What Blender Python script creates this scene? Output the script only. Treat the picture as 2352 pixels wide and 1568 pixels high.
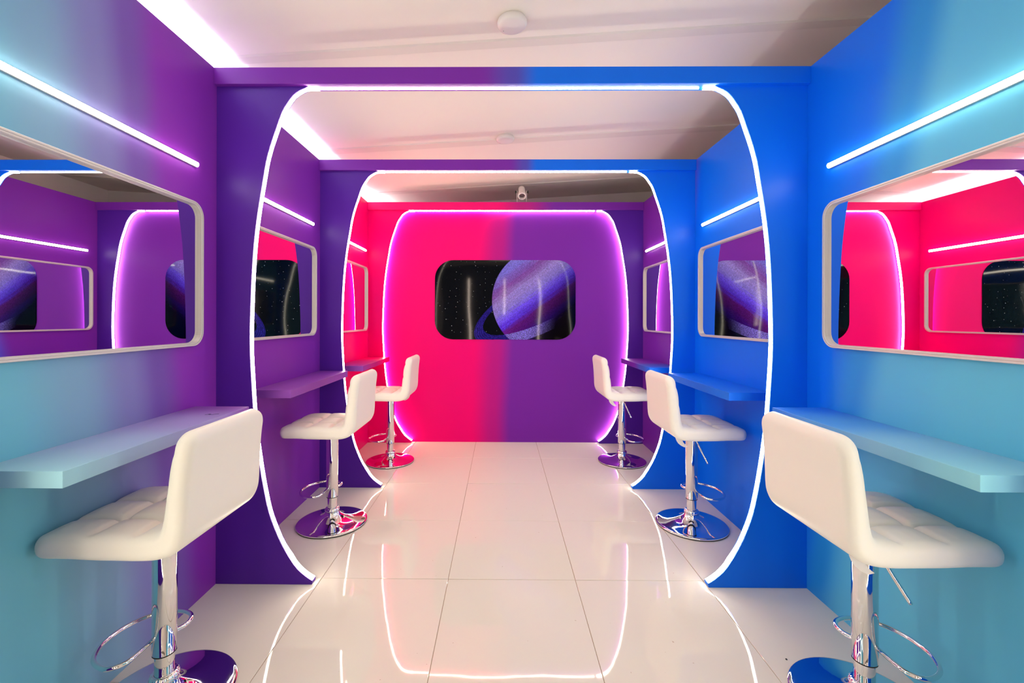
import bpy, bmesh, math, random
from mathutils import Vector, Matrix
random.seed(7)
PI = math.pi
for o in list(bpy.data.objects):
    bpy.data.objects.remove(o, do_unlink=True)
scene = bpy.context.scene
COL = scene.collection

# ------------------------------------------------------------------ camera
W, Hh = 2352.0, 1568.0
F, CX, CY = 1004.99, 1142.14, 731.59
YAW, ROLL, CAMZ = 0.0082, 0.0023, 1.2308
cam_data = bpy.data.cameras.new('camera')
cam_data.sensor_fit = 'HORIZONTAL'
cam_data.sensor_width = 36.0
cam_data.lens = 36.0 * F / W
cam_data.shift_x = (W / 2 - CX) / W
cam_data.shift_y = (CY - Hh / 2) / W
cam_data.clip_start = 0.05
cam = bpy.data.objects.new('camera', cam_data)
COL.objects.link(cam)
cy_, sy_ = math.cos(YAW), math.sin(YAW)
right = Vector((cy_, sy_, 0)); fwd = Vector((-sy_, cy_, 0)); down = Vector((0, 0, -1))
cr, sr = math.cos(ROLL), math.sin(ROLL)
right, down = right * cr - down * sr, right * sr + down * cr
up = -down
M = Matrix.Identity(4)
for i in range(3):
    M[i][0] = right[i]; M[i][1] = up[i]; M[i][2] = -fwd[i]
M[2][3] = CAMZ
cam.matrix_world = M
scene.camera = cam

# ------------------------------------------------------------------ world, exposure
world = bpy.data.worlds.new('world'); scene.world = world
world.use_nodes = True
world.node_tree.nodes['Background'].inputs[0].default_value = (0.9, 0.85, 0.85, 1)
world.node_tree.nodes['Background'].inputs[1].default_value = 0.05
vs = scene.view_settings
vs.view_transform = 'Standard'; vs.look = 'None'; vs.gamma = 1.0; vs.use_curve_mapping = False
vs.exposure = 0.10

# lamp tints and strengths (every light is a lamp of the place)
LED = (1.0, 0.91, 0.66); LED_S = 33.5
BAR = (1.0, 0.90, 0.70); BAR_S = 27.0
COVE = (0.86, 0.96, 1.0); COVE_S = 52.0
TUBE = (1.0, 0.80, 0.66); TUBE_S = 45.0

# ------------------------------------------------------------------ dimensions (metres)
XL, XR = -1.3178, 1.4033
XC = (XL + XR) / 2
YP = [0.86, 2.0155, 3.1751, 4.3293]          # front faces of the portal panels
TH = 0.037
HT, HB = 2.3785, 2.302                        # header top and bottom
YB = YP[3] + TH                               # face of the back wall
YFRONT, YROOM = -2.2, 5.0
CA, CB = 2.582, 0.060                         # sloped ceiling z = CA + CB*x

# ------------------------------------------------------------------ helpers
def mesh(name, verts, faces, smooth=False):
    me = bpy.data.meshes.new(name)
    me.from_pydata([tuple(v) for v in verts], [], faces)
    me.validate(); me.update()
    bm = bmesh.new(); bm.from_mesh(me)
    bmesh.ops.recalc_face_normals(bm, faces=bm.faces)
    bm.to_mesh(me); bm.free()
    if smooth:
        for p in me.polygons: p.use_smooth = True
    return me

def link(name, me, mat, parent=None, loc=(0, 0, 0)):
    o = bpy.data.objects.new(name, me)
    COL.objects.link(o)
    if mat is not None and len(me.materials) == 0:
        me.materials.append(mat)
    o.location = loc
    if parent is not None: o.parent = parent
    return o

def tag(o, label, cat, group=None):
    o['label'] = label; o['category'] = cat
    if group: o['group'] = group
    return o

def thing(name, label, cat, loc=(0, 0, 0), rz=0, group=None):
    o = bpy.data.objects.new(name, None); COL.objects.link(o)
    o.empty_display_size = 0.1
    o.location = loc; o.rotation_euler = (0, 0, rz)
    return tag(o, label, cat, group)

def struct(name, me, mat, parent=None):
    o = link(name, me, mat, parent)
    if parent is None: o['kind'] = 'structure'
    return o

def box_vf(x0, x1, y0, y1, z0, z1):
    v = [(x, y, z) for z in (z0, z1) for y in (y0, y1) for x in (x0, x1)]
    f = [(0, 2, 3, 1), (4, 5, 7, 6), (0, 1, 5, 4), (2, 6, 7, 3), (0, 4, 6, 2), (1, 3, 7, 5)]
    return v, f

def box(name, x0, x1, y0, y1, z0, z1, bevel=0.0, seg=2):
    v, f = box_vf(x0, x1, y0, y1, z0, z1)
    me = mesh(name, v, f)
    if bevel > 0:
        bm = bmesh.new(); bm.from_mesh(me)
        bmesh.ops.bevel(bm, geom=list(bm.edges), offset=bevel, segments=seg, affect='EDGES', profile=0.5)
        bm.to_mesh(me); bm.free()
    return me

def catmull(pts, n, closed=False):
    P = [Vector(p) for p in pts]; out = []
    N = len(P); segs = N if closed else N - 1
    for i in range(segs):
        if closed:
            a, b, c, d = P[(i - 1) % N], P[i], P[(i + 1) % N], P[(i + 2) % N]
        else:
            a, b, c, d = P[max(i - 1, 0)], P[i], P[i + 1], P[min(i + 2, N - 1)]
        for k in range(n):
            t = k / n
            out.append(0.5 * ((2 * b) + (c - a) * t + (2 * a - 5 * b + 4 * c - d) * t * t + (3 * b - a - 3 * c + d) * t ** 3))
    if not closed: out.append(P[-1].copy())
    return out

def tube(name, path, r, n=10, closed=False, squash=None):
    P = [Vector(p) for p in path]; N = len(P)
    T = []
    for i in range(N):
        a = P[(i - 1) % N] if closed or i > 0 else P[i]
        b = P[(i + 1) % N] if closed or i < N - 1 else P[i]
        T.append((b - a).normalized())
    ref = Vector((0, 0, 1)) if abs(T[0].z) < 0.9 else Vector((0, 1, 0))
    u = T[0].cross(ref).normalized()
    V, Fc = [], []
    rr = r if isinstance(r, (list, tuple)) else [r] * N
    for i in range(N):
        u = (u - T[i] * u.dot(T[i])).normalized(); w = T[i].cross(u)
        for k in range(n):
            a = 2 * PI * k / n
            V.append(P[i] + (u * math.cos(a) + w * math.sin(a)) * rr[i])
    for i in range(N if closed else N - 1):
        j = (i + 1) % N
        for k in range(n):
            l = (k + 1) % n
            Fc.append((i * n + k, i * n + l, j * n + l, j * n + k))
    if not closed:
        Fc.append(tuple(range(n))); Fc.append(tuple((N - 1) * n + k for k in range(n)))
    me = mesh(name, V, Fc)
    for p in me.polygons: p.use_smooth = len(p.vertices) == 4
    return me

def lathe(name, prof, n=48, smooth=True, sharp=()):
    V, Fc = [], []
    for r, z in prof:
        for k in range(n):
            a = 2 * PI * k / n
            V.append((r * math.cos(a), r * math.sin(a), z))
    for i in range(len(prof) - 1):
        for k in range(n):
            l = (k + 1) % n
            Fc.append((i * n + k, i * n + l, (i + 1) * n + l, (i + 1) * n + k))
    if prof[0][0] > 1e-6: Fc.append(tuple(range(n)))
    if prof[-1][0] > 1e-6: Fc.append(tuple((len(prof) - 1) * n + k for k in range(n)))
    me = mesh(name, V, Fc)
    bm = bmesh.new(); bm.from_mesh(me)
    bmesh.ops.remove_doubles(bm, verts=bm.verts, dist=1e-5)
    bmesh.ops.recalc_face_normals(bm, faces=bm.faces)
    if smooth:
        for f in bm.faces: f.smooth = len(f.verts) <= 4
        for e in bm.edges:
            if len(e.link_faces) == 2 and e.calc_face_angle(0) > 0.7: e.smooth = False
    bm.to_mesh(me); bm.free()
    return me

def join(name, parts):
    V, Fc, S = [], [], []
    for me in parts:
        b = len(V)
        V += [v.co.copy() for v in me.vertices]
        Fc += [tuple(b + i for i in p.vertices) for p in me.polygons]
        S += [p.use_smooth for p in me.polygons]
    me = bpy.data.meshes.new(name); me.from_pydata(V, [], Fc); me.update()
    for p, s in zip(me.polygons, S): p.use_smooth = s
    return me

def rounded_rect(w, h, r, n=8):
    pts = []
    for cx, cz, a0 in ((w / 2 - r, h / 2 - r, 0), (-w / 2 + r, h / 2 - r, PI / 2), (-w / 2 + r, -h / 2 + r, PI), (w / 2 - r, -h / 2 + r, 1.5 * PI)):
        for k in range(n + 1):
            a = a0 + PI / 2 * k / n
            pts.append((cx + r * math.cos(a), cz + r * math.sin(a)))
    return pts

# ------------------------------------------------------------------ materials
def principled(name, col, rough=0.5, metal=0.0, spec=0.5, emit=None, es=0.0, coat=0.0, ior=None):
    m = bpy.data.materials.new(name); m.use_nodes = True
    b = m.node_tree.nodes['Principled BSDF']
    b.inputs['Base Color'].default_value = (*col, 1)
    b.inputs['Roughness'].default_value = rough
    b.inputs['Metallic'].default_value = metal
    b.inputs['Specular IOR Level'].default_value = spec
    if coat: b.inputs['Coat Weight'].default_value = coat
    if emit:
        b.inputs['Emission Color'].default_value = (*emit, 1)
        b.inputs['Emission Strength'].default_value = es
    return m

class NT:
    def __init__(s, m):
        s.t = m.node_tree; s.n = s.t.nodes; s.l = s.t.links
        s.b = s.n['Principled BSDF']
    def new(s, k, **kw):
        n = s.n.new(k)
        for a, v in kw.items(): setattr(n, a, v)
        return n
    def put(s, sock, v):
        if isinstance(v, bpy.types.NodeSocket): s.l.new(v, sock)
        else: sock.default_value = v
    def m(s, op, a, b=0.0, c=0.0, clamp=False):
        n = s.new('ShaderNodeMath', operation=op); n.use_clamp = clamp
        s.put(n.inputs[0], a); s.put(n.inputs[1], b); s.put(n.inputs[2], c)
        return n.outputs[0]
    def smooth(s, x, a, b):
        n = s.new('ShaderNodeMapRange', interpolation_type='SMOOTHSTEP')
        s.put(n.inputs[0], x); n.inputs[1].default_value = a; n.inputs[2].default_value = b
        return n.outputs[0]
    def mix(s, f, a, b):
        n = s.new('ShaderNodeMix', data_type='RGBA')
        s.put(n.inputs[0], f)
        s.put(n.inputs[6], a if isinstance(a, bpy.types.NodeSocket) else (*a, 1))
        s.put(n.inputs[7], b if isinstance(b, bpy.types.NodeSocket) else (*b, 1))
        return n.outputs[2]
    def noise(s, vec, scale, detail=3.0, rough=0.5):
        n = s.new('ShaderNodeTexNoise')
        s.l.new(vec, n.inputs['Vector']); n.inputs['Scale'].default_value = scale
        n.inputs['Detail'].default_value = detail; n.inputs['Roughness'].default_value = rough
        return n.outputs['Fac']
    def bump(s, h, strength, dist):
        n = s.new('ShaderNodeBump'); n.inputs['Strength'].default_value = strength; n.inputs['Distance'].default_value = dist
        s.l.new(h, n.inputs['Height']); s.l.new(n.outputs[0], s.b.inputs['Normal'])

def gradient(name, vec, stops, rough=0.40, spec=0.22, wob=0.05):
    """printed vinyl: colour ramp along vec . position (dimension metres)"""
    m = principled(name, (1, 1, 1), rough, 0, spec); t = NT(m)
    pos = t.new('ShaderNodeNewGeometry').outputs['Position']
    d = t.new('ShaderNodeVectorMath', operation='DOT_PRODUCT')
    t.l.new(pos, d.inputs[0]); d.inputs[1].default_value = vec[:3]
    q = t.m('ADD', d.outputs['Value'], vec[3])
    q = t.m('ADD', q, t.m('MULTIPLY', t.m('SUBTRACT', t.noise(pos, 1.3, 1.0), 0.5), wob))
    lo, hi = stops[0][0], stops[-1][0]
    f = t.m('DIVIDE', t.m('SUBTRACT', q, lo), hi - lo, clamp=True)
    r = t.new('ShaderNodeValToRGB'); cr = r.color_ramp; cr.interpolation = 'EASE'
    while len(cr.elements) < len(stops): cr.elements.new(0.5)
    for e, (p, c) in zip(cr.elements, stops):
        e.position = (p - lo) / (hi - lo); e.color = (*c, 1)
    for e, (p, c) in zip(cr.elements, stops):
        e.position = (p - lo) / (hi - lo); e.color = (*c, 1)
    t.l.new(f, r.inputs[0]); t.l.new(r.outputs[0], t.b.inputs['Base Color'])
    t.bump(t.noise(pos, 420.0, 2.0), 0.05, 0.0006)
    return m

PURPLE = (0.19, 0.022, 0.40); PINK = (0.90, 0.0, 0.20); BLUE = (0.001, 0.16, 0.92)
INDIGO = (0.090, 0.016, 0.35); TEAL = (0.17, 0.53, 0.71); LAV = (0.22, 0.22, 0.54)
m_wl = gradient('print_wall_left_lit', (0, 1, 0.12, -0.144), [(1.12, TEAL), (1.33, (0.22, 0.42, 0.63)), (1.52, LAV), (1.65, (0.18, 0.09, 0.44)), (1.80, (0.25, 0.030, 0.46)), (2.08, (0.22, 0.026, 0.42)), (3.28, PURPLE), (3.58, PINK), (3.9, PINK)])  # printed ramp; purple stops by the front portal lightened to imitate stronger light
m_wr = gradient('print_wall_right', (0, 1, 0.22, -0.26), [(1.25, (0.12, 0.52, 0.76)), (1.56, (0.10, 0.47, 0.78)), (1.70, (0.02, 0.28, 0.76)), (1.88, BLUE), (3.30, BLUE), (3.54, PURPLE), (3.9, PURPLE)])
m_back = gradient('print_wall_back', (1, 0, -0.03, 0.04), [(-0.6, PINK), (-0.28, PINK), (-0.04, (0.5, 0.010, 0.27)), (0.14, PURPLE), (0.7, PURPLE)], spec=0.10)
m_pl = gradient('print_panel_purple', (1, 0, 0, 0), [(-1.4, INDIGO), (1.5, INDIGO)])
m_pb = gradient('print_panel_blue', (1, 0, 0, 0), [(-1.4, BLUE), (1.5, BLUE)])
m_pp = gradient('print_panel_pink', (1, 0, 0, 0), [(-1.4, PINK), (1.5, PINK)], spec=0.10)
m_h1 = gradient('print_header_first', (1, 0, 0, 0), [(-1.3, PURPLE), (-0.1, PURPLE), (0.05, (0.09, 0.07, 0.5)), (0.17, BLUE), (1.4, BLUE)], wob=0.02)
m_h2 = gradient('print_header_second', (1, 0, 0, 0), [(-1.3, PURPLE), (0.06, PURPLE), (0.17, (0.09, 0.07, 0.5)), (0.26, BLUE), (1.4, BLUE)], wob=0.02)
m_h3 = gradient('print_header_back', (1, 0, 0, 0), [(-1.3, PINK), (-0.05, PINK), (0.2, (0.5, 0.012, 0.24)), (0.55, PURPLE), (1.4, PURPLE)], wob=0.03)
CTL = (0.33, 0.62, 0.75)
m_c = {
 'L0': gradient('print_counter_a', (0, 1, 0, 0), [(1.05, CTL), (1.32, (0.36, 0.48, 0.76)), (1.58, (0.36, 0.32, 0.68)), (1.88, (0.26, 0.09, 0.46))], wob=0.02),
 'L1': gradient('print_counter_b', (0, 1, 0, 0), [(2.2, (0.27, 0.075, 0.44)), (3.2, (0.22, 0.045, 0.42))], wob=0.02),
 'L2': gradient('print_counter_c', (0, 1, 0, 0), [(3.45, (0.25, 0.055, 0.42)), (3.8, (0.4, 0.03, 0.3)), (4.2, PINK)], wob=0.02),
 'R0': gradient('print_counter_d', (0, 1, 0, 0), [(1.05, (0.28, 0.64, 0.76)), (1.35, (0.24, 0.54, 0.78)), (1.62, (0.09, 0.34, 0.80)), (1.9, (0.02, 0.19, 0.84))], wob=0.02),
 'R1': gradient('print_counter_e', (0, 1, 0, 0), [(2.2, (0.01, 0.16, 0.82)), (3.2, BLUE)], wob=0.02),
 'R2': gradient('print_counter_f', (0, 1, 0, 0), [(3.4, BLUE), (3.62, (0.05, 0.1, 0.6)), (3.85, PURPLE), (4.25, PURPLE)], wob=0.02)}

m_white = principled('plaster_white', (0.78, 0.73, 0.68), 0.7)
m_ceil = principled('ceiling_paint', (0.88, 0.815, 0.75), 0.75, spec=0.2)
m_batten = principled('ceiling_joint_tape', (0.79, 0.73, 0.67), 0.75, spec=0.2)
m_grout = principled('grout', (0.36, 0.24, 0.15), 0.8)
def led_mat(name, c, s):
    m = principled(name, (0.9, 0.88, 0.86), 0.4, emit=c, es=s); return m
m_led = led_mat('led_flex', LED, LED_S)
m_bar = led_mat('bar_diffuser', BAR, BAR_S)
m_cove = led_mat('cove_tape', COVE, COVE_S)
m_tube = led_mat('tube_diffuser', TUBE, TUBE_S)
m_alu = principled('white_aluminium', (0.78, 0.76, 0.74), 0.35, 0.2)
m_frame = principled('mirror_frame_silver', (0.66, 0.63, 0.61), 0.38, 0.25)
m_glass = principled('mirror_silvering', (0.90, 0.90, 0.91), 0.0, 1.0)
m_chrome = principled('chrome', (0.80, 0.80, 0.81), 0.045, 1.0)
m_rubber = principled('black_rubber', (0.012, 0.012, 0.012), 0.6)
m_plastic = principled('white_plastic', (0.82, 0.77, 0.74), 0.35)
m_black = principled('black_plastic', (0.006, 0.006, 0.006), 0.4)
m_tagm = principled('white_fabric_tag', (0.80, 0.76, 0.74), 0.6)

# white leatherette with a faint grain
m_leather = principled('white_leatherette', (0.84, 0.80, 0.74), 0.42, spec=0.4)
t = NT(m_leather); tc = t.new('ShaderNodeTexCoord').outputs['Object']
t.bump(t.noise(tc, 260.0, 4.0), 0.12, 0.0008)

# polished porcelain tile, slightly wavy
m_tile = principled('polished_tile', (0.75, 0.705, 0.64), 0.03, spec=0.5)
t = NT(m_tile); pos = t.new('ShaderNodeNewGeometry').outputs['Position']
n1 = t.noise(pos, 3.2, 2.0); n2 = t.noise(pos, 45.0, 2.0)
t.bump(t.m('ADD', n1, t.m('MULTIPLY', n2, 0.004)), 0.10, 0.006)
dirt = t.m('GREATER_THAN', t.noise(pos, 60.0, 1.0), 0.80)
t.l.new(t.mix(dirt, (0.75, 0.705, 0.64), (0.55, 0.45, 0.38)), t.b.inputs['Base Color'])

# ------------------------------------------------------------------ poster print (ringed planet), Object coords: x across, z up
def poster_material():
    m = principled('planet_print', (0.01, 0.01, 0.02), 0.05, spec=0.17); t = NT(m)
    oc = t.new('ShaderNodeTexCoord').outputs['Object']
    sp = t.new('ShaderNodeSeparateXYZ'); t.l.new(oc, sp.inputs[0])
    x, z = sp.outputs['X'], sp.outputs['Z']
    px, pz, R = 0.392, -0.005, 0.522
    dx = t.m('SUBTRACT', x, px); dz = t.m('SUBTRACT', z, pz)
    rr = t.m('SQRT', t.m('ADD', t.m('MULTIPLY', dx, dx), t.m('MULTIPLY', dz, dz)))
    disc = t.smooth(rr, R + 0.004, R - 0.004)
    # axis of the bands
    a = math.radians(36)
    v = t.m('ADD', t.m('MULTIPLY', dx, -math.sin(a)), t.m('MULTIPLY', dz, math.cos(a)))
    u = t.m('ADD', t.m('MULTIPLY', dx, math.cos(a)), t.m('MULTIPLY', dz, math.sin(a)))
    cmb = t.new('ShaderNodeCombineXYZ'); t.l.new(t.m('MULTIPLY', u, 0.35), cmb.inputs[0]); t.l.new(t.m('MULTIPLY', v, 5.0), cmb.inputs[1])
    streak = t.noise(cmb.outputs[0], 7.0, 6.0, 0.65)
    vv = t.m('ADD', v, t.m('MULTIPLY', t.m('SUBTRACT', streak, 0.5), 0.16))
    r = t.new('ShaderNodeValToRGB'); cr = r.color_ramp; cr.interpolation = 'LINEAR'
    stops = [(-0.52, (0.004, 0.0, 0.015)), (-0.33, (0.012, 0.002, 0.06)), (-0.24, (0.03, 0.004, 0.16)), (-0.17, (0.05, 0.006, 0.44)), (-0.10, (0.10, 0.008, 0.25)),
             (-0.04, (0.11, 0.010, 0.22)), (0.02, (0.09, 0.03, 0.72)), (0.08, (0.14, 0.08, 0.88)), (0.14, (0.20, 0.17, 0.66)), (0.24, (0.26, 0.21, 0.60)), (0.33, (0.17, 0.06, 0.34)), (0.45, (0.16, 0.15, 0.64))]
    while len(cr.elements) < len(stops): cr.elements.new(0.5)
    for k in range(2):
        for e, (p, c) in zip(cr.elements, stops):
            e.position = (p + 0.52) / 0.97; e.color = (*c, 1)
    t.l.new(t.m('DIVIDE', t.m('ADD', vv, 0.52), 0.97, clamp=True), r.inputs[0])
    grain = t.m('MULTIPLY_ADD', t.m('POWER', t.noise(oc, 120.0, 5.0, 0.8), 2.0), 2.6, 0.25)
    # night side of the planet printed dark to the right
    nite = t.smooth(t.m('ADD', dx, t.m('MULTIPLY', dz, -0.75)), 0.34, -0.24)
    mul = t.m('MULTIPLY', grain, t.m('MULTIPLY_ADD', nite, 1.15, 0.04))
    vm = t.new('ShaderNodeVectorMath', operation='SCALE'); t.l.new(r.outputs[0], vm.inputs[0]); t.l.new(mul, vm.inputs['Scale'])
    # stars
    vo = t.new('ShaderNodeTexVoronoi'); vo.inputs['Scale'].default_value = 17.0; vo.voronoi_dimensions = '2D'
    c2 = t.new('ShaderNodeCombineXYZ'); t.l.new(x, c2.inputs[0]); t.l.new(z, c2.inputs[1])
    t.l.new(c2.outputs[0], vo.inputs['Vector'])
    star = t.smooth(vo.outputs['Distance'], 0.065, 0.02)
    sc = t.new('ShaderNodeSeparateColor'); t.l.new(vo.outputs['Color'], sc.inputs[0])
    star = t.m('MULTIPLY', star, t.m('POWER', sc.outputs[0], 2.0))
    star = t.m('MULTIPLY', star, t.m('GREATER_THAN', sc.outputs[1], 0.35))
    sky = t.mix(star, (0.0015, 0.003, 0.006), (0.75, 0.85, 0.9))
    # ring
    b = math.radians(27)
    ru = t.m('ADD', t.m('MULTIPLY', dx, math.cos(b)), t.m('MULTIPLY', dz, math.sin(b)))
    rv = t.m('ADD', t.m('MULTIPLY', dx, -math.sin(b)), t.m('MULTIPLY', dz, math.cos(b)))
    def ell(A, B, off):
        ee = t.m('SUBTRACT', rv, off)
        return t.m('SQRT', t.m('ADD', t.m('POWER', t.m('DIVIDE', ru, A), 2.0), t.m('POWER', t.m('DIVIDE', ee, B), 2.0)))
    e1 = ell(0.79, 0.275, -0.020); e2 = ell(0.68, 0.205, 0.01)
    ring = t.m('MULTIPLY', t.smooth(e1, 1.0, 0.985), t.smooth(e2, 0.985, 1.0))
    rn = t.m('MULTIPLY', t.m('SINE', t.m('MULTIPLY', e1, 230.0)), 0.22)
    rspk = t.m('MULTIPLY_ADD', t.m('POWER', t.noise(oc, 130.0, 4.0, 0.85), 3.0), 6.5, -0.15)
    rb = t.m('MAXIMUM', t.m('MULTIPLY', t.m('ADD', rspk, rn), 1.0), 0.05)
    rs = t.new('ShaderNodeVectorMath', operation='SCALE'); rs.inputs[0].default_value = (0.022, 0.015, 0.30); t.l.new(rb, rs.inputs['Scale'])
    front = t.m('LESS_THAN', rv, -0.02)
    col = t.mix(ring, sky, rs.outputs[0])
    col = t.mix(disc, col, vm.outputs[0])
    rf = t.new('ShaderNodeVectorMath', operation='SCALE'); rf.inputs[0].default_value = (0.24, 0.20, 0.85); t.l.new(t.m('MAXIMUM', t.m('ADD', rspk, t.m('MULTIPLY', rn, 1.6)), 0.04), rf.inputs['Scale'])
    gate = t.smooth(dx, 0.12, -0.22)
    fr = t.m('MULTIPLY', t.m('MULTIPLY', ring, front), t.m('MULTIPLY', disc, gate))
    col = t.mix(fr, col, rf.outputs[0])
    t.l.new(col, t.b.inputs['Base Color'])
    # wavy gloss film
    t.bump(t.noise(oc, 2.6, 0.0), 0.10, 0.02)
    return m
m_poster = poster_material()

# ------------------------------------------------------------------ setting
WT = 0.04
struct('wall_left', box('wall_left', XL - WT, XL, -0.28, YB + WT, 0, HT), m_wl)
struct('wall_right', box('wall_right', XR, XR + WT, -0.28, YB + WT, 0, HT), m_wr)
struct('wall_back', box('wall_back', XL, XR, YB, YB + WT, 0, HT), m_back)
RXL, RXR = XL - 0.14, 1.90
def ceil_z(x): return CA + CB * x
x0, x1 = RXL - 0.3, RXR + 0.3
cv = [(x, y, ceil_z(x) + dz) for dz in (0, 0.06) for y in (YFRONT - 0.1, YROOM + 0.1) for x in (x0, x1)]
ceiling = struct('ceiling', mesh('ceiling', cv, box_vf(0, 1, 0, 1, 0, 1)[1]), m_ceil)
def batten(y0, y1, t=0.006):
    b = 0.012; V = []
    for x in (RXL + 0.01, RXR - 0.01):
        for y, dz in ((y0, 0.001), (y0 + b, -t), (y1 - b, -t), (y1, 0.001)):
            V.append((x, y, ceil_z(x) + dz))
    Fc = [(0, 1, 5, 4), (1, 2, 6, 5), (2, 3, 7, 6), (3, 0, 4, 7), (0, 1, 2, 3), (4, 5, 6, 7)]
    return mesh('ceiling_joint', V, Fc)
def ceil_y(v, x=0.0):   # depth of the ceiling point seen at image row v (flat camera)
    return (ceil_z(x) - CAMZ) * F / (CY - v)
for a, b in ((111, 88), (331, 317), (431, 424)):
    struct('ceiling_joint', batten(ceil_y(b), ceil_y(a)), m_batten, ceiling)
struct('ceiling_joint', batten(0.95, 1.02), m_batten, ceiling)
RWH = 2.75
struct('wall_room_left', box('wall_room_left', RXL - 0.05, RXL, YFRONT, YROOM, 0, RWH), m_white)
struct('wall_room_right', box('wall_room_right', RXR, RXR + 0.05, YFRONT, YROOM, 0, RWH), m_white)
struct('wall_room_back', box('wall_room_back', RXL, RXR, YROOM, YROOM + 0.05, 0, RWH), m_white)
struct('wall_room_front', box('wall_room_front', RXL, RXR, YFRONT - 0.05, YFRONT, 0, RWH), principled('entrance_paint', (0.28, 0.25, 0.24), 0.7))

floor = struct('floor', box('floor', RXL, RXR, YFRONT, YROOM, -0.05, -0.0025), m_grout)
TX, TY, TS, G = -0.2458, 2.0672, 0.6, 0.0011
xs = [TX + TS * k for k in range(-3, 6)]; ys = [TY + TS * k for k in range(-8, 7)]
for i in range(len(xs) - 1):
    for j in range(len(ys) - 1):
        a, b = max(xs[i], RXL), min(xs[i + 1], RXR)
        c, d = max(ys[j], YFRONT), min(ys[j + 1], YROOM)
        if b - a < 0.03 or d - c < 0.03: continue
        v, f = box_vf(a + G, b - G, c + G, d - G, -0.012, 0)
        bz = 0.0012
        V = [(a + G, c + G, -0.012), (b - G, c + G, -0.012), (b - G, d - G, -0.012), (a + G, d - G, -0.012),
             (a + G, c + G, -bz), (b - G, c + G, -bz), (b - G, d - G, -bz), (a + G, d - G, -bz),
             (a + G + bz, c + G + bz, 0), (b - G - bz, c + G + bz, 0), (b - G - bz, d - G - bz, 0), (a + G + bz, d - G - bz, 0)]
        tx, ty = random.gauss(0, 0.0011), random.gauss(0, 0.0011)
        mx, my = (a + b) / 2, (c + d) / 2
        V = [(x, y, z + (tx * (x - mx) + ty * (y - my) if z > -0.01 else 0)) for x, y, z in V]
        Fc = [(8, 9, 10, 11)] + [(k, (k + 1) % 4, 4 + (k + 1) % 4, 4 + k) for k in range(4)] + [(4 + k, 4 + (k + 1) % 4, 8 + (k + 1) % 4, 8 + k) for k in range(4)]
        link('floor_tile', mesh('floor_tile', V, Fc), m_tile, floor)

# ------------------------------------------------------------------ portal frames with led outlines
PROF = [(0.432, HB), (0.392, 2.285), (0.360, 2.262), (0.333, 2.225), (0.309, 2.185), (0.282, 2.108), (0.256, 2.031), (0.236, 1.955),
        (0.223, 1.878), (0.210, 1.801), (0.198, 1.725), (0.188, 1.648), (0.180, 1.571), (0.1745, 1.495), (0.170, 1.418), (0.167, 1.341),
        (0.1645, 1.265), (0.1625, 1.18), (0.1625, 1.10), (0.1655, 1.02), (0.170, 0.945), (0.1745, 0.87), (0.181, 0.78), (0.190, 0.69),
        (0.202, 0.60), (0.2175, 0.50), (0.2345, 0.41), (0.253, 0.33), (0.280, 0.255), (0.315, 0.178), (0.368, 0.102), (0.404, 0.063), (0.440, 0.036), (0.456, 0.027)]
def panel_mesh(side, y0, off=0.0):
    pr = [(s - 0.007 - off, z - (0.010 if z < 0.12 else 0)) for s, z in PROF]
    pr = [(Vector(p).x, Vector(p).y) for p in catmull([(s, z, 0) for s, z in pr], 2)]
    pr.append((pr[-1][0] - 0.002, 0.0))
    n = len(pr); X = (lambda s: XL + s) if side < 0 else (lambda s: XR - s)
    V = []
    for dy in (0, TH):
        for s, z in pr: V.append((X(s), y0 + dy, z))
        for s, z in pr: V.append((X(0), y0 + dy, z))
    Fc = []
    for i in range(n - 1):
        Fc.append((i, i + 1, n + i + 1, n + i))
        Fc.append((2 * n + i, 2 * n + i + 1, 3 * n + i + 1, 3 * n + i))
        Fc.append((i, i + 1, 2 * n + i + 1, 2 * n + i))
        Fc.append((n + i, n + i + 1, 3 * n + i + 1, 3 * n + i))
    Fc.append((0, n, 3 * n, 2 * n)); Fc.append((n - 1, 2 * n - 1, 4 * n - 1, 3 * n - 1))
    return mesh('side_panel', V, Fc)
LR = 0.0120
def dome(name, pts, nors, y, r=LR, n=8, hgt=0.0048):
    """half-round diffuser run along pts (x, z) at depth y, bulging towards nors"""
    V, Fc = [], []; m = n + 1
    for (x, z), (nx, nz) in zip(pts, nors):
        for k in range(m):
            a = -PI / 2 + PI * k / n
            h = hgt * math.cos(a)
            V.append((x + nx * h, y + r * math.sin(a), z + nz * h))
    for i in range(len(pts) - 1):
        for k in range(n): Fc.append((i * m + k, i * m + k + 1, (i + 1) * m + k + 1, (i + 1) * m + k))
        Fc.append((i * m, (i + 1) * m, (i + 1) * m + n, i * m + n))
    Fc.append(tuple(range(m))); Fc.append(tuple((len(pts) - 1) * m + k for k in range(m)))
    me = mesh(name, V, Fc)
    for p in me.polygons: p.use_smooth = len(p.vertices) == 4
    return me
def strip_mesh(side, y, off=0.0):
    pr = [(p.x - 0.0065 - off, p.y - (0.006 if p.y < 0.12 else 0)) for p in catmull([(s, z, 0) for s, z in PROF[1:]], 3)]
    pr = [(0.468 - off, HB - 0.0035), (0.440 - off, HB - 0.0035), (0.408 - off, HB - 0.006)] + pr
    pts, nors = [], []
    for i, (s_, z) in enumerate(pr):
        a, b = pr[max(i - 1, 0)], pr[min(i + 1, len(pr) - 1)]
        ts, tz = b[0] - a[0], b[1] - a[1]; l = math.hypot(ts, tz)
        ns, nz = -tz / l, ts / l            # towards the opening
        if i < 2: ns, nz = 0.0, -1.0
        pts.append(((XL + s_) if side < 0 else (XR - s_), z)); nors.append((ns if side < 0 else -ns, nz))
    return dome('led_strip', pts, nors, y)
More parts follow.
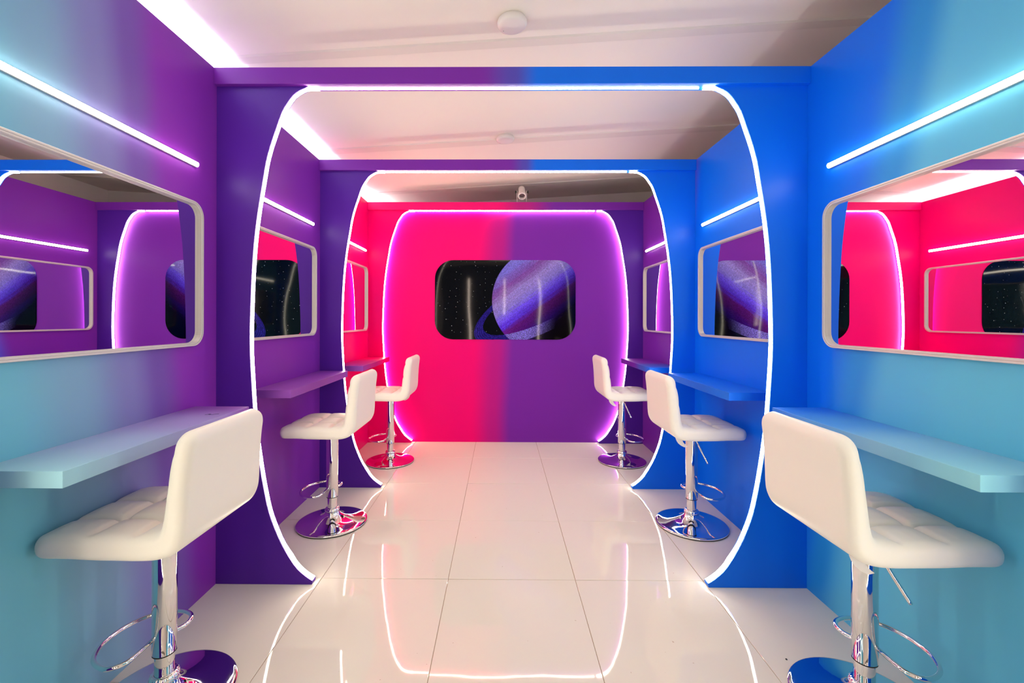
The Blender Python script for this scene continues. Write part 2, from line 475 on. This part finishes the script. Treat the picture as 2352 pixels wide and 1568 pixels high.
def portal(k, label, ml, mr, mh, off=0.0):
    y = YP[k]
    t = thing('portal_frame', label, 'portal', (XC, y, 0), 0, 'light-edged portal frames of the booth')
    def ch(name, me, mat):
        o = link(name, me, mat, t); o.matrix_parent_inverse = Matrix.Translation((-XC, -y, 0)); return o
    back = y + 0.044 if k < 3 else YB
    ch('header_beam', box('header_beam', XL, XR, y - 0.0218, back, HB, HT, 0.0015), mh)
    ch('side_panel', panel_mesh(-1, y, off), ml); ch('side_panel', panel_mesh(1, y, off), mr)
    yo = y + 0.0185
    ch('led_strip', strip_mesh(-1, yo, off), m_led); ch('led_strip', strip_mesh(1, yo, off), m_led)
    yh = y + 0.020
    ch('led_strip', dome('led_strip', [(XL + 0.475 - off, HB), (XC, HB), (XR - 0.490 + off, HB)], [(0, -1)] * 3, yh, 0.0065, hgt=0.0055), m_led)
    if k in (1, 2):
        for xx in ([XL + 0.56, XR - 0.43] if k == 1 else [XL + 0.345, XL + 0.45, XR - 0.40]):
            ch('cable_clip', tube('cable_clip', catmull([(xx - 0.035, y, HT - 0.002), (xx - 0.01, y, HT + 0.004), (xx + 0.01, y, HT + 0.004), (xx + 0.035, y, HT - 0.002)], 4), 0.003, 6), m_black)
    return t
portal(0, 'purple and blue portal frame behind the viewer, nearest the entrance', m_pl, m_pb, m_h1)
portal(1, 'front purple to blue portal frame outlined in light, largest of the three', m_pl, m_pb, m_h1)
portal(2, 'middle purple to blue portal frame outlined in light', m_pl, m_pb, m_h2)
portal(3, 'pink to purple light-edged portal frame set against the back wall', m_pp, m_pl, m_h3, 0.014)

# ------------------------------------------------------------------ planet poster
PX, PZ, PW, PH = 0.0425, 1.4185, 1.403, 0.791
def poster_mesh():
    pts = rounded_rect(PW, PH, 0.185, 10); n = len(pts)
    V = [(x, 0, z) for x, z in pts] + [(x * 0.999, -0.005, z * 0.999) for x, z in pts]
    return mesh('wall_poster', V, [tuple(range(n)), tuple(range(n, 2 * n))] + [(i, (i + 1) % n, n + (i + 1) % n, n + i) for i in range(n)])
po = link('wall_poster', poster_mesh(), m_poster, None, (PX, YB - 0.0005, PZ))
tag(po, 'glossy black rounded panel with violet ringed planet print on back wall', 'poster')

# ------------------------------------------------------------------ bar lights over the mirrors
def bar_light(side, y0, y1, z, label):
    X = XL if side < 0 else XR; d = -side
    t = thing('bar_light', label, 'light', (X, (y0 + y1) / 2, z), 0, 'bar lights above the wall mirrors')
    L = (y1 - y0) / 2
    hb = box('housing', min(0, d * 0.008), max(0, d * 0.008), -L, L, -0.0115, 0.0115, 0.001)
    link('housing', hb, m_alu, t)
    V, Fc = [], []
    ns = 8
    for y in (-L + 0.001, L - 0.001):
        for k in range(ns + 1):
            a = -PI / 2 + PI * k / ns
            V.append((d * (0.008 + 0.0080 * math.cos(a)), y, 0.0105 * math.sin(a)))
    for k in range(ns): Fc.append((k, k + 1, ns + 2 + k, ns + 1 + k))
    Fc.append(tuple(range(ns + 1))); Fc.append(tuple(range(ns + 1, 2 * ns + 2))); Fc.append((0, ns, 2 * ns + 1, ns + 1))
    link('diffuser', mesh('diffuser', V, Fc), m_bar, t)
    return t
BARS = [(-1, 1.03, 1.876, 1.891, 'warm white bar light above the front left mirror'), (-1, 2.19, 3.042, 1.887, 'warm white bar light above middle left mirror on purple wall'),
        (-1, 3.37, 4.226, 1.888, 'warm white bar light above far left mirror on pink wall'), (1, 1.03, 1.877, 1.885, 'warm white bar light above the front right mirror'),
        (1, 2.19, 3.043, 1.883, 'warm white bar light above middle right mirror on blue wall'), (1, 3.37, 4.218, 1.883, 'warm white bar light above far right mirror on purple wall')]
for b in BARS: bar_light(*b)

# ------------------------------------------------------------------ mirrors
def mirror(side, y0, y1, label):
    X = XL if side < 0 else XR; d = -side
    z0, z1 = 1.112, 1.726
    w, h = y1 - y0, z1 - z0
    t = thing('wall_mirror', label, 'mirror', (X, (y0 + y1) / 2, (z0 + z1) / 2), 0, 'rounded mirrors along the booth walls')
    rings = [(0, 0.0), (0, 0.021), (0.0015, 0.0225), (0.0065, 0.0225), (0.0072, 0.0205), (0.0085, 0.0205), (0.0092, 0.0225), (0.0125, 0.0225), (0.0140, 0.021), (0.0140, 0.010), (0.0140, 0.0)]
    V, Fc = [], []; n = None
    for ins, dep in rings:
        pts = rounded_rect(w - 2 * ins, h - 2 * ins, 0.062 - ins * 0.8, 8); n = len(pts)
        V += [(d * dep, y, z) for y, z in pts]
    for i in range(len(rings)):
        j = (i + 1) % len(rings)
        for k in range(n):
            l = (k + 1) % n
            Fc.append((i * n + k, i * n + l, j * n + l, j * n + k))
    link('frame', mesh('frame', V, Fc), m_frame, t)
    pts = rounded_rect(w - 0.0284, h - 0.0284, 0.050, 8); n = len(pts)
    V = [(d * 0.002, y, z) for y, z in pts] + [(d * 0.007, y, z) for y, z in pts]
    link('glass', mesh('glass', V, [tuple(range(n)), tuple(range(n, 2 * n))] + [(i, (i + 1) % n, n + (i + 1) % n, n + i) for i in range(n)]), m_glass, t)
    return t
MIRR = [(-1, 1.0, 1.899, 'front left rounded mirror on the teal to purple wall'), (-1, 2.17, 3.074, 'middle left rounded mirror on the purple wall'),
        (-1, 3.36, 4.262, 'far left rounded mirror on the pink wall'), (1, 1.0, 1.894, 'front right rounded mirror on the light blue wall'),
        (1, 2.17, 3.081, 'middle right rounded mirror on the deep blue wall'), (1, 3.36, 4.266, 'far right rounded mirror on the purple wall')]
for m_ in MIRR: mirror(*m_)

# ------------------------------------------------------------------ counters
def counter(key, side, y0, y1, xin, label):
    X = XL if side < 0 else XR
    me = box('wall_counter', min(X, xin), max(X, xin), y0, y1, 0.8075, 0.850, 0.0012)
    yc = (y0 + y1) / 2
    for v in me.vertices: v.co -= Vector((X, yc, 0.829))
    o = link('wall_counter', me, m_c[key], None, (X, yc, 0.829))
    tag(o, label, 'counter', 'narrow wall counters below the mirrors')
counter('L0', -1, 1.075, 1.878, -1.085, 'front left narrow wall counter, light blue fading to purple')
counter('L1', -1, 2.303, 3.165, -1.110, 'middle left narrow wall counter in lilac purple')
counter('L2', -1, 3.483, 4.312, -1.100, 'far left narrow wall counter, purple fading to pink')
counter('R0', 1, 1.082, 1.904, 1.176, 'front right narrow wall counter, aqua fading to blue')
counter('R1', 1, 2.280, 3.105, 1.184, 'middle right narrow wall counter in deep blue')
counter('R2', 1, 3.430, 4.235, 1.163, 'far right narrow wall counter, blue fading to purple')

# ------------------------------------------------------------------ bar stools (local +x = front of seat)
CL = [(0.230, 0.582, 0.056), (0.19, 0.585, 0.063), (0.13, 0.586, 0.066), (0.06, 0.585, 0.070), (-0.01, 0.584, 0.070), (-0.07, 0.584, 0.071), (-0.115, 0.588, 0.073),
      (-0.146, 0.600, 0.075), (-0.163, 0.624, 0.072), (-0.170, 0.656, 0.068), (-0.174, 0.70, 0.064), (-0.179, 0.76, 0.061), (-0.186, 0.82, 0.058), (-0.194, 0.87, 0.055), (-0.200, 0.909, 0.050)]
def shell():
    pts = catmull(CL, 8)
    # resample densely by arc length, denser near ends
    S = [0.0]
    for a, b in zip(pts, pts[1:]): S.append(S[-1] + math.hypot(b.x - a.x, b.y - a.y))
    Lt = S[-1]
    def at(s):
        for i in range(len(S) - 1):
            if S[i + 1] >= s or i == len(S) - 2:
                f = (s - S[i]) / (S[i + 1] - S[i]); return pts[i].lerp(pts[i + 1], f)
    grid = []
    for d in (0.0006, 0.002, 0.0045, 0.008, 0.012, 0.017, 0.023, 0.03, 0.038): grid.append(d)
    n = 150
    for i in range(n + 1): grid.append(0.046 + (Lt - 0.092) * i / n)
    grid += [Lt - d for d in (0.038, 0.03, 0.023, 0.017, 0.012, 0.008, 0.0045, 0.002, 0.0006)]
    sc = 0.435     # arc length of the seat to backrest join
    rows = []; NA = 56
    for s in grid:
        p = at(s); q0, q1 = at(max(0, s - 0.01)), at(min(Lt, s + 0.01))
        T = Vector((q1.x - q0.x, 0, q1.y - q0.y)).normalized(); N = Vector((T.z, 0, -T.x))   # N points to sitter side
        if N.z < 0 and s < 0.2: N = -N
        if s < 0.2: pass
        d = min(s, Lt - s)
        top = s > Lt / 2
        rc = 0.055 if top else 0.035; re = 0.030 if top else 0.015
        hw = 0.200 - (rc - math.sqrt(max(0, rc * rc - (rc - d) ** 2)) if d < rc else 0)
        if top: hw -= 0.006 * max(0, (s - sc) / (Lt - sc))
        th = p.z * (math.sqrt(max(0, 1 - ((re - d) / re) ** 2)) if d < re else 1)
        c = Vector((p.x, 0, p.y)); h = th / 2
        row = []
        # top side from -hw to hw, then bottom back
        er = min(0.026, h * 0.95)
        prof = []
        for k in range(7):
            a = PI - PI / 2 * k / 6
            prof.append((-hw + er + er * math.cos(a), h - er + er * math.sin(a), 1))
        for k in range(1, NA):
            prof.append((-hw + er + (2 * hw - 2 * er) * k / NA, h, 1))
        for k in range(7):
            a = PI / 2 - PI / 2 * k / 6
            prof.append((hw - er + er * math.cos(a), h - er + er * math.sin(a), 1))
        for k in range(7):
            a = -PI / 2 * k / 6
            prof.append((hw - er + er * math.cos(a), -h + er + er * math.sin(a), 0))
        for k in range(1, 6):
            prof.append((hw - er - (2 * hw - 2 * er) * k / 6, -h, 0))
        for k in range(7):
            a = -PI / 2 - PI / 2 * k / 6
            prof.append((-hw + er + er * math.cos(a), -h + er + er * math.sin(a), 0))
        for y, nn, tp in prof:
            if tp and abs(y) < 0.19:
                e = max(0, 1 - (abs(y) / 0.19) ** 4)
                ends = min(1, d / 0.05)
                if s < 0.36:
                    lines = (0.155, 0.285); bend = 1
                else:
                    lines = (0.535, 0.635); bend = 1
                gs = min(abs(s - l) for l in lines); gyd = min(abs(abs(y) - 0.066), 9)
                inner = min(1, max(0, (0.385 - s) / 0.04)) if s < 0.42 else min(1, max(0, (s - 0.46) / 0.05))
                ga = math.exp(-(gs / 0.011) ** 2); gb = math.exp(-(gyd / 0.011) ** 2) * inner
                puff = 0.009 * min(1, gs / 0.05) * min(1, gyd / 0.05) * inner
                nn += (puff - 0.013 * max(ga, gb) - 0.007 * math.exp(-(gs * gs + gyd * gyd) / 0.014 ** 2)) * e * ends
            row.append(c + N * nn + Vector((0, y, 0)))
        rows.append((s, row))
    def part(name, sel):
        R = [r for s, r in rows if sel(s)]
        n = len(R[0]); V = [v for r in R for v in r]; Fc = []
        for i in range(len(R) - 1):
            for k in range(n):
                l = (k + 1) % n
                Fc.append((i * n + k, i * n + l, (i + 1) * n + l, (i + 1) * n + k))
        if name == 'seat': Fc.append(tuple(range(n)))
        else: Fc.append(tuple((len(R) - 1) * n + k for k in range(n)))
        me = mesh(name, V, Fc, True)
        k0 = 0 if name == 'seat' else nseat * n
        me.normals_split_custom_set_from_vertices([full[k0 + i] for i in range(len(V))])
        return me
    split = min((abs(s - sc), s) for s, r in rows)[1]
    n = len(rows[0][1]); nseat = sum(1 for s, r in rows if s < split - 1e-6)
    V = [v for s, r in rows for v in r]
    Fc = [(i * n + k, i * n + (k + 1) % n, (i + 1) * n + (k + 1) % n, (i + 1) * n + k) for i in range(len(rows) - 1) for k in range(n)]
    Fc += [tuple(range(n)), tuple((len(rows) - 1) * n + k for k in range(n))]
    fm = mesh('whole', V, Fc, True)
    full = [v.normal.copy() for v in fm.vertices]
    return part('seat', lambda s: s <= split + 1e-6), part('backrest', lambda s: s >= split - 1e-6)
seat_me, back_me = shell()
base_me = lathe('base', [(0.0, 0.003), (0.196, 0.003), (0.2022, 0.006), (0.2022, 0.0105), (0.199, 0.0135), (0.19, 0.0155), (0.165, 0.0185), (0.135, 0.0225), (0.105, 0.0285), (0.08, 0.0365), (0.062, 0.046), (0.05, 0.055), (0.043, 0.064), (0.040, 0.072), (0.0, 0.072)], 72)
gask_me = lathe('rubber_ring', [(0.150, 0.0), (0.2005, 0.0), (0.2005, 0.005), (0.150, 0.005)], 64)
def bead_ring():
    n = 20; parts = []
    V, Fc = [], []
    m = 80; prof = [(0.036, 0.064), (0.0395, 0.068), (0.041, 0.078), (0.0395, 0.088), (0.036, 0.093), (0.028, 0.094)]
    for r, z in prof:
        for k in range(m):
            a = 2 * PI * k / m
            q = r + 0.0012 * math.cos(a * n) * (1 if 0.03 < r else 0)
            V.append((q * math.cos(a), q * math.sin(a), z))
    for i in range(len(prof) - 1):
        for k in range(m):
            l = (k + 1) % m
            Fc.append((i * m + k, i * m + l, (i + 1) * m + l, (i + 1) * m + k))
    return mesh('collar', V, Fc, True)
collar_me = bead_ring()
col_me = lathe('column', [(0.0, 0.07), (0.0275, 0.07), (0.0275, 0.20), (0.0, 0.20)], 40)
sleeve_me = lathe('sleeve', [(0.0, 0.160), (0.0325, 0.160), (0.034, 0.162), (0.034, 0.54), (0.0, 0.54)], 40)
oring_me = lathe('seal_ring', [(0.0, 0.1575), (0.0335, 0.1575), (0.0335, 0.1598), (0.0, 0.1598)], 40)
plate_me = box('seat_plate', -0.09, 0.09, -0.085, 0.085, 0.5405, 0.553, 0.003)
def foot(flip):
    pts = [(0.025, -0.018, 0.207), (0.026, -0.06, 0.206), (0.034, -0.105, 0.204), (0.062, -0.128, 0.203), (0.10, -0.122, 0.202), (0.145, -0.092, 0.200), (0.175, -0.040, 0.199),
           (0.180, 0.01, 0.199), (0.168, 0.062, 0.199), (0.135, 0.104, 0.200), (0.09, 0.126, 0.202), (0.055, 0.128, 0.203), (0.020, 0.122, 0.204), (-0.010, 0.106, 0.205), (-0.026, 0.080, 0.205), (-0.026, 0.052, 0.205), (-0.012, 0.026, 0.206)]
    if flip: pts = [(x, -y, z) for x, y, z in pts]
    return tube('footrest', catmull(pts, 5), 0.0068, 12)
foot_me = [foot(False), foot(True)]
lever_me = tube('lever', catmull([(0.0, -0.020, 0.540), (0.004, -0.036, 0.528), (0.012, -0.050, 0.505), (0.022, -0.064, 0.474), (0.052, -0.100, 0.398)], 6), [0.0042] * 16 + [0.0056] * 9, 10)
def tag_mesh():
    path = [(-0.128, -0.118, 0.556, 0.016), (-0.124, -0.122, 0.540, 0.0155), (-0.117, -0.124, 0.526, 0.014), (-0.104, -0.126, 0.513, 0.012), (-0.088, -0.128, 0.503, 0.009)]
    V, Fc = [], []
    for x, y, z, w in path:
        for dx in (-w, w):
            for dt in (0, 0.0014): V.append((x + dx, y - dt, z + dx * 0.25))
    for i in range(len(path) - 1):
        a = i * 4; b = a + 4
        Fc += [(a, a + 2, b + 2, b), (a + 1, a + 3, b + 3, b + 1), (a, a + 1, b + 1, b), (a + 2, a + 3, b + 3, b + 2)]
    Fc += [(0, 1, 3, 2), (len(V) - 4, len(V) - 3, len(V) - 1, len(V) - 2)]
    return mesh('care_tag', V, Fc)
tag_me = tag_mesh()
for me, mt in ((seat_me, m_leather), (back_me, m_leather), (base_me, m_chrome), (gask_me, m_rubber), (collar_me, m_chrome), (col_me, m_chrome), (sleeve_me, m_chrome), (oring_me, m_rubber), (plate_me, m_black), (foot_me[0], m_chrome), (foot_me[1], m_chrome), (lever_me, m_chrome), (tag_me, m_tagm)):
    me.materials.append(mt)
def stool(x, y, side, has_tag, label):
    # side -1: by the left wall, faces -x ; +1: by the right wall, faces +x
    t = thing('bar_stool', label, 'stool', (x, y, 0), PI if side < 0 else 0.0, 'white bar stools at the wall counters')
    b = link('base', base_me, None, t); link('rubber_ring', gask_me, None, b)
    link('collar', collar_me, None, t); link('column', col_me, None, t)
    s = link('sleeve', sleeve_me, None, t); link('seal_ring', oring_me, None, s)
    link('footrest', foot_me[1 if side < 0 else 0], None, t)
    link('seat_plate', plate_me, None, t)
    link('lever', lever_me, None, t); link('seat', seat_me, None, t); k = link('backrest', back_me, None, t)
    if has_tag: link('care_tag', tag_me, None, t)
    return t
stool(-1.080, 1.400, -1, False, 'white tufted bar stool at the front left counter')
stool(-1.014, 2.630, -1, False, 'white tufted bar stool at the middle left counter')
stool(-0.950, 3.764, -1, True, 'white tufted bar stool at the far left counter by the pink wall')
stool(1.150, 1.390, 1, True, 'white tufted bar stool at the front right counter, tag hanging below')
stool(1.144, 2.629, 1, True, 'white tufted bar stool at the middle right counter, blue wall behind')
stool(1.050, 3.794, 1, True, 'white tufted bar stool at the far right counter by purple wall')

# ------------------------------------------------------------------ ceiling fittings
def detector(x, y, label):
    z = ceil_z(x)
    t = thing('smoke_detector', label, 'detector', (x, y, z), 0, 'round white ceiling detectors')
    t.rotation_euler = (0, -math.atan(CB), 0)
    link('mounting_ring', lathe('mounting_ring', [(0.0, 0.0), (0.062, 0.0), (0.063, -0.006), (0.0, -0.006)], 48), m_plastic, t)
    link('cover', lathe('cover', [(0.0, -0.006), (0.066, -0.007), (0.0675, -0.011), (0.067, -0.020), (0.064, -0.027), (0.057, -0.031), (0.045, -0.0325), (0.0, -0.033)], 48), m_plastic, t)
    link('status_light', lathe('status_light', [(0.0, -0.0325), (0.0022, -0.0325), (0.0018, -0.0345), (0.0, -0.035)], 12), m_black, t, (-0.040, 0.024, 0.002))
detector(0.047, 1.985, 'round white smoke detector on ceiling in front of first portal')
detector(0.030, 3.262, 'round white smoke detector on ceiling between front and middle portals')

# spotlight standing on the back header
def spotlight():
    x, y = 0.205, 4.340
    t = thing('spotlight', 'small white spotlight with black knobs standing on back wall top', 'spotlight', (x, y, HT))
    pz = 0.108; ang = math.radians(48)
    rot = Matrix.Rotation(ang, 4, 'X')
    def body(prof): 
        me = lathe('b', prof, 32)
        # lathe axis z -> axis pointing forward/down toward -y
        A = Matrix.Translation((0, 0, pz)) @ Matrix.Rotation(PI / 2 + ang - PI / 2 + PI / 2, 4, 'X').inverted()
        return me
    d = Vector((0, -math.cos(ang), -math.sin(ang)))          # beam direction
    q = Vector((0, 0, 1)).rotation_difference(d).to_matrix().to_4x4()
    A = Matrix.Translation((0, 0, pz)) @ q
    def L(name, prof, mat, n=32):
        me = lathe(name, prof, n); me.transform(A); me.update(); return link(name, me, mat, t)
    L('lamp_body', [(0.0, -0.075), (0.022, -0.073), (0.031, -0.062), (0.033, -0.045), (0.033, 0.040), (0.0, 0.040)], m_plastic)
    L('lens_hood', [(0.036, 0.032), (0.040, 0.036), (0.041, 0.075), (0.038, 0.078), (0.030, 0.078), (0.029, 0.062), (0.029, 0.041), (0.034, 0.034)], m_plastic)
    L('lens', [(0.0, 0.056), (0.012, 0.0555), (0.028, 0.052), (0.028, 0.048), (0.0, 0.048)], principled('lens_glass', (0.12, 0.07, 0.09), 0.08, coat=0.5), 32)
    yoke = []
    for s in (-1, 1):
        yoke.append(box('y', s * 0.0465 - 0.0025, s * 0.0465 + 0.0025, -0.010, 0.010, 0.002, pz + 0.010, 0.001))
    yoke.append(box('y', -0.049, 0.049, -0.012, 0.012, 0.0, 0.005, 0.001))
    link('yoke', join('yoke', yoke), m_plastic, t)
    for s in (-1, 1):
        me = lathe('knob', [(0.0, 0.0), (0.006, 0.0), (0.010, 0.006), (0.0135, 0.011), (0.0135, 0.016), (0.0, 0.016)], 16)
        me.transform(Matrix.Translation((s * 0.049, 0, pz)) @ Matrix.Rotation(s * PI / 2, 4, 'Y')); me.update()
        link('knob', me, m_black, t)
spotlight()

# cove tape behind the top edge of the left wall
cv_ = link('cove_light', box('cove_light', -0.012, 0.012, -2.55, 2.55, -0.002, 0.002), m_cove, None, (XL - 0.062, 2.37, HT - 0.052))
tag(cv_, 'cool white light tape hidden along the top of the left wall', 'light')
# vertical tube lights on the entrance wall, mirrored in the glossy poster
for x, z0, z1, lab in ((-0.80, 0.3, 2.22, 'left vertical tube light on the entrance wall, seen reflected in poster'), (0.09, 1.33, 2.20, 'short middle vertical tube light on the entrance wall, reflected in poster'), (0.95, 0.3, 2.20, 'right vertical tube light on the entrance wall, seen reflected in poster')):
    t = thing('tube_light', lab, 'light', (x, YFRONT, z0), 0, 'vertical tube lights on the entrance wall')
    link('housing', box('housing', -0.02, 0.02, 0, 0.012, 0, z1 - z0, 0.002), m_alu, t)
    link('diffuser', tube('diffuser', [(0, 0.02, 0.01), (0, 0.02, z1 - z0 - 0.01)], 0.014, 10), m_tube, t)

# small loose bits
sp = link('crumb', lathe('crumb', [(0.0, 0.0), (0.0032, 0.0), (0.0036, 0.0012), (0.0022, 0.0030), (0.0, 0.0034)], 8), m_black, None, (1.036, 1.592, 0.0004))
tag(sp, 'tiny dark crumb on glossy floor beside front right stool base', 'crumb')
th = link('thread', tube('thread', catmull([(-0.022, -0.006, 0.0007), (-0.012, 0.006, 0.0007), (-0.004, 0.004, 0.0012), (-0.008, -0.006, 0.0018), (0.002, -0.004, 0.0007), (0.012, 0.008, 0.0007), (0.024, 0.010, 0.0007)], 5), 0.0006, 6), principled('dark_thread', (0.05, 0.03, 0.12), 0.6), None, (-1.141, 1.717, 0.8500))
tag(th, 'tiny dark curled thread lying on the front left counter', 'thread')
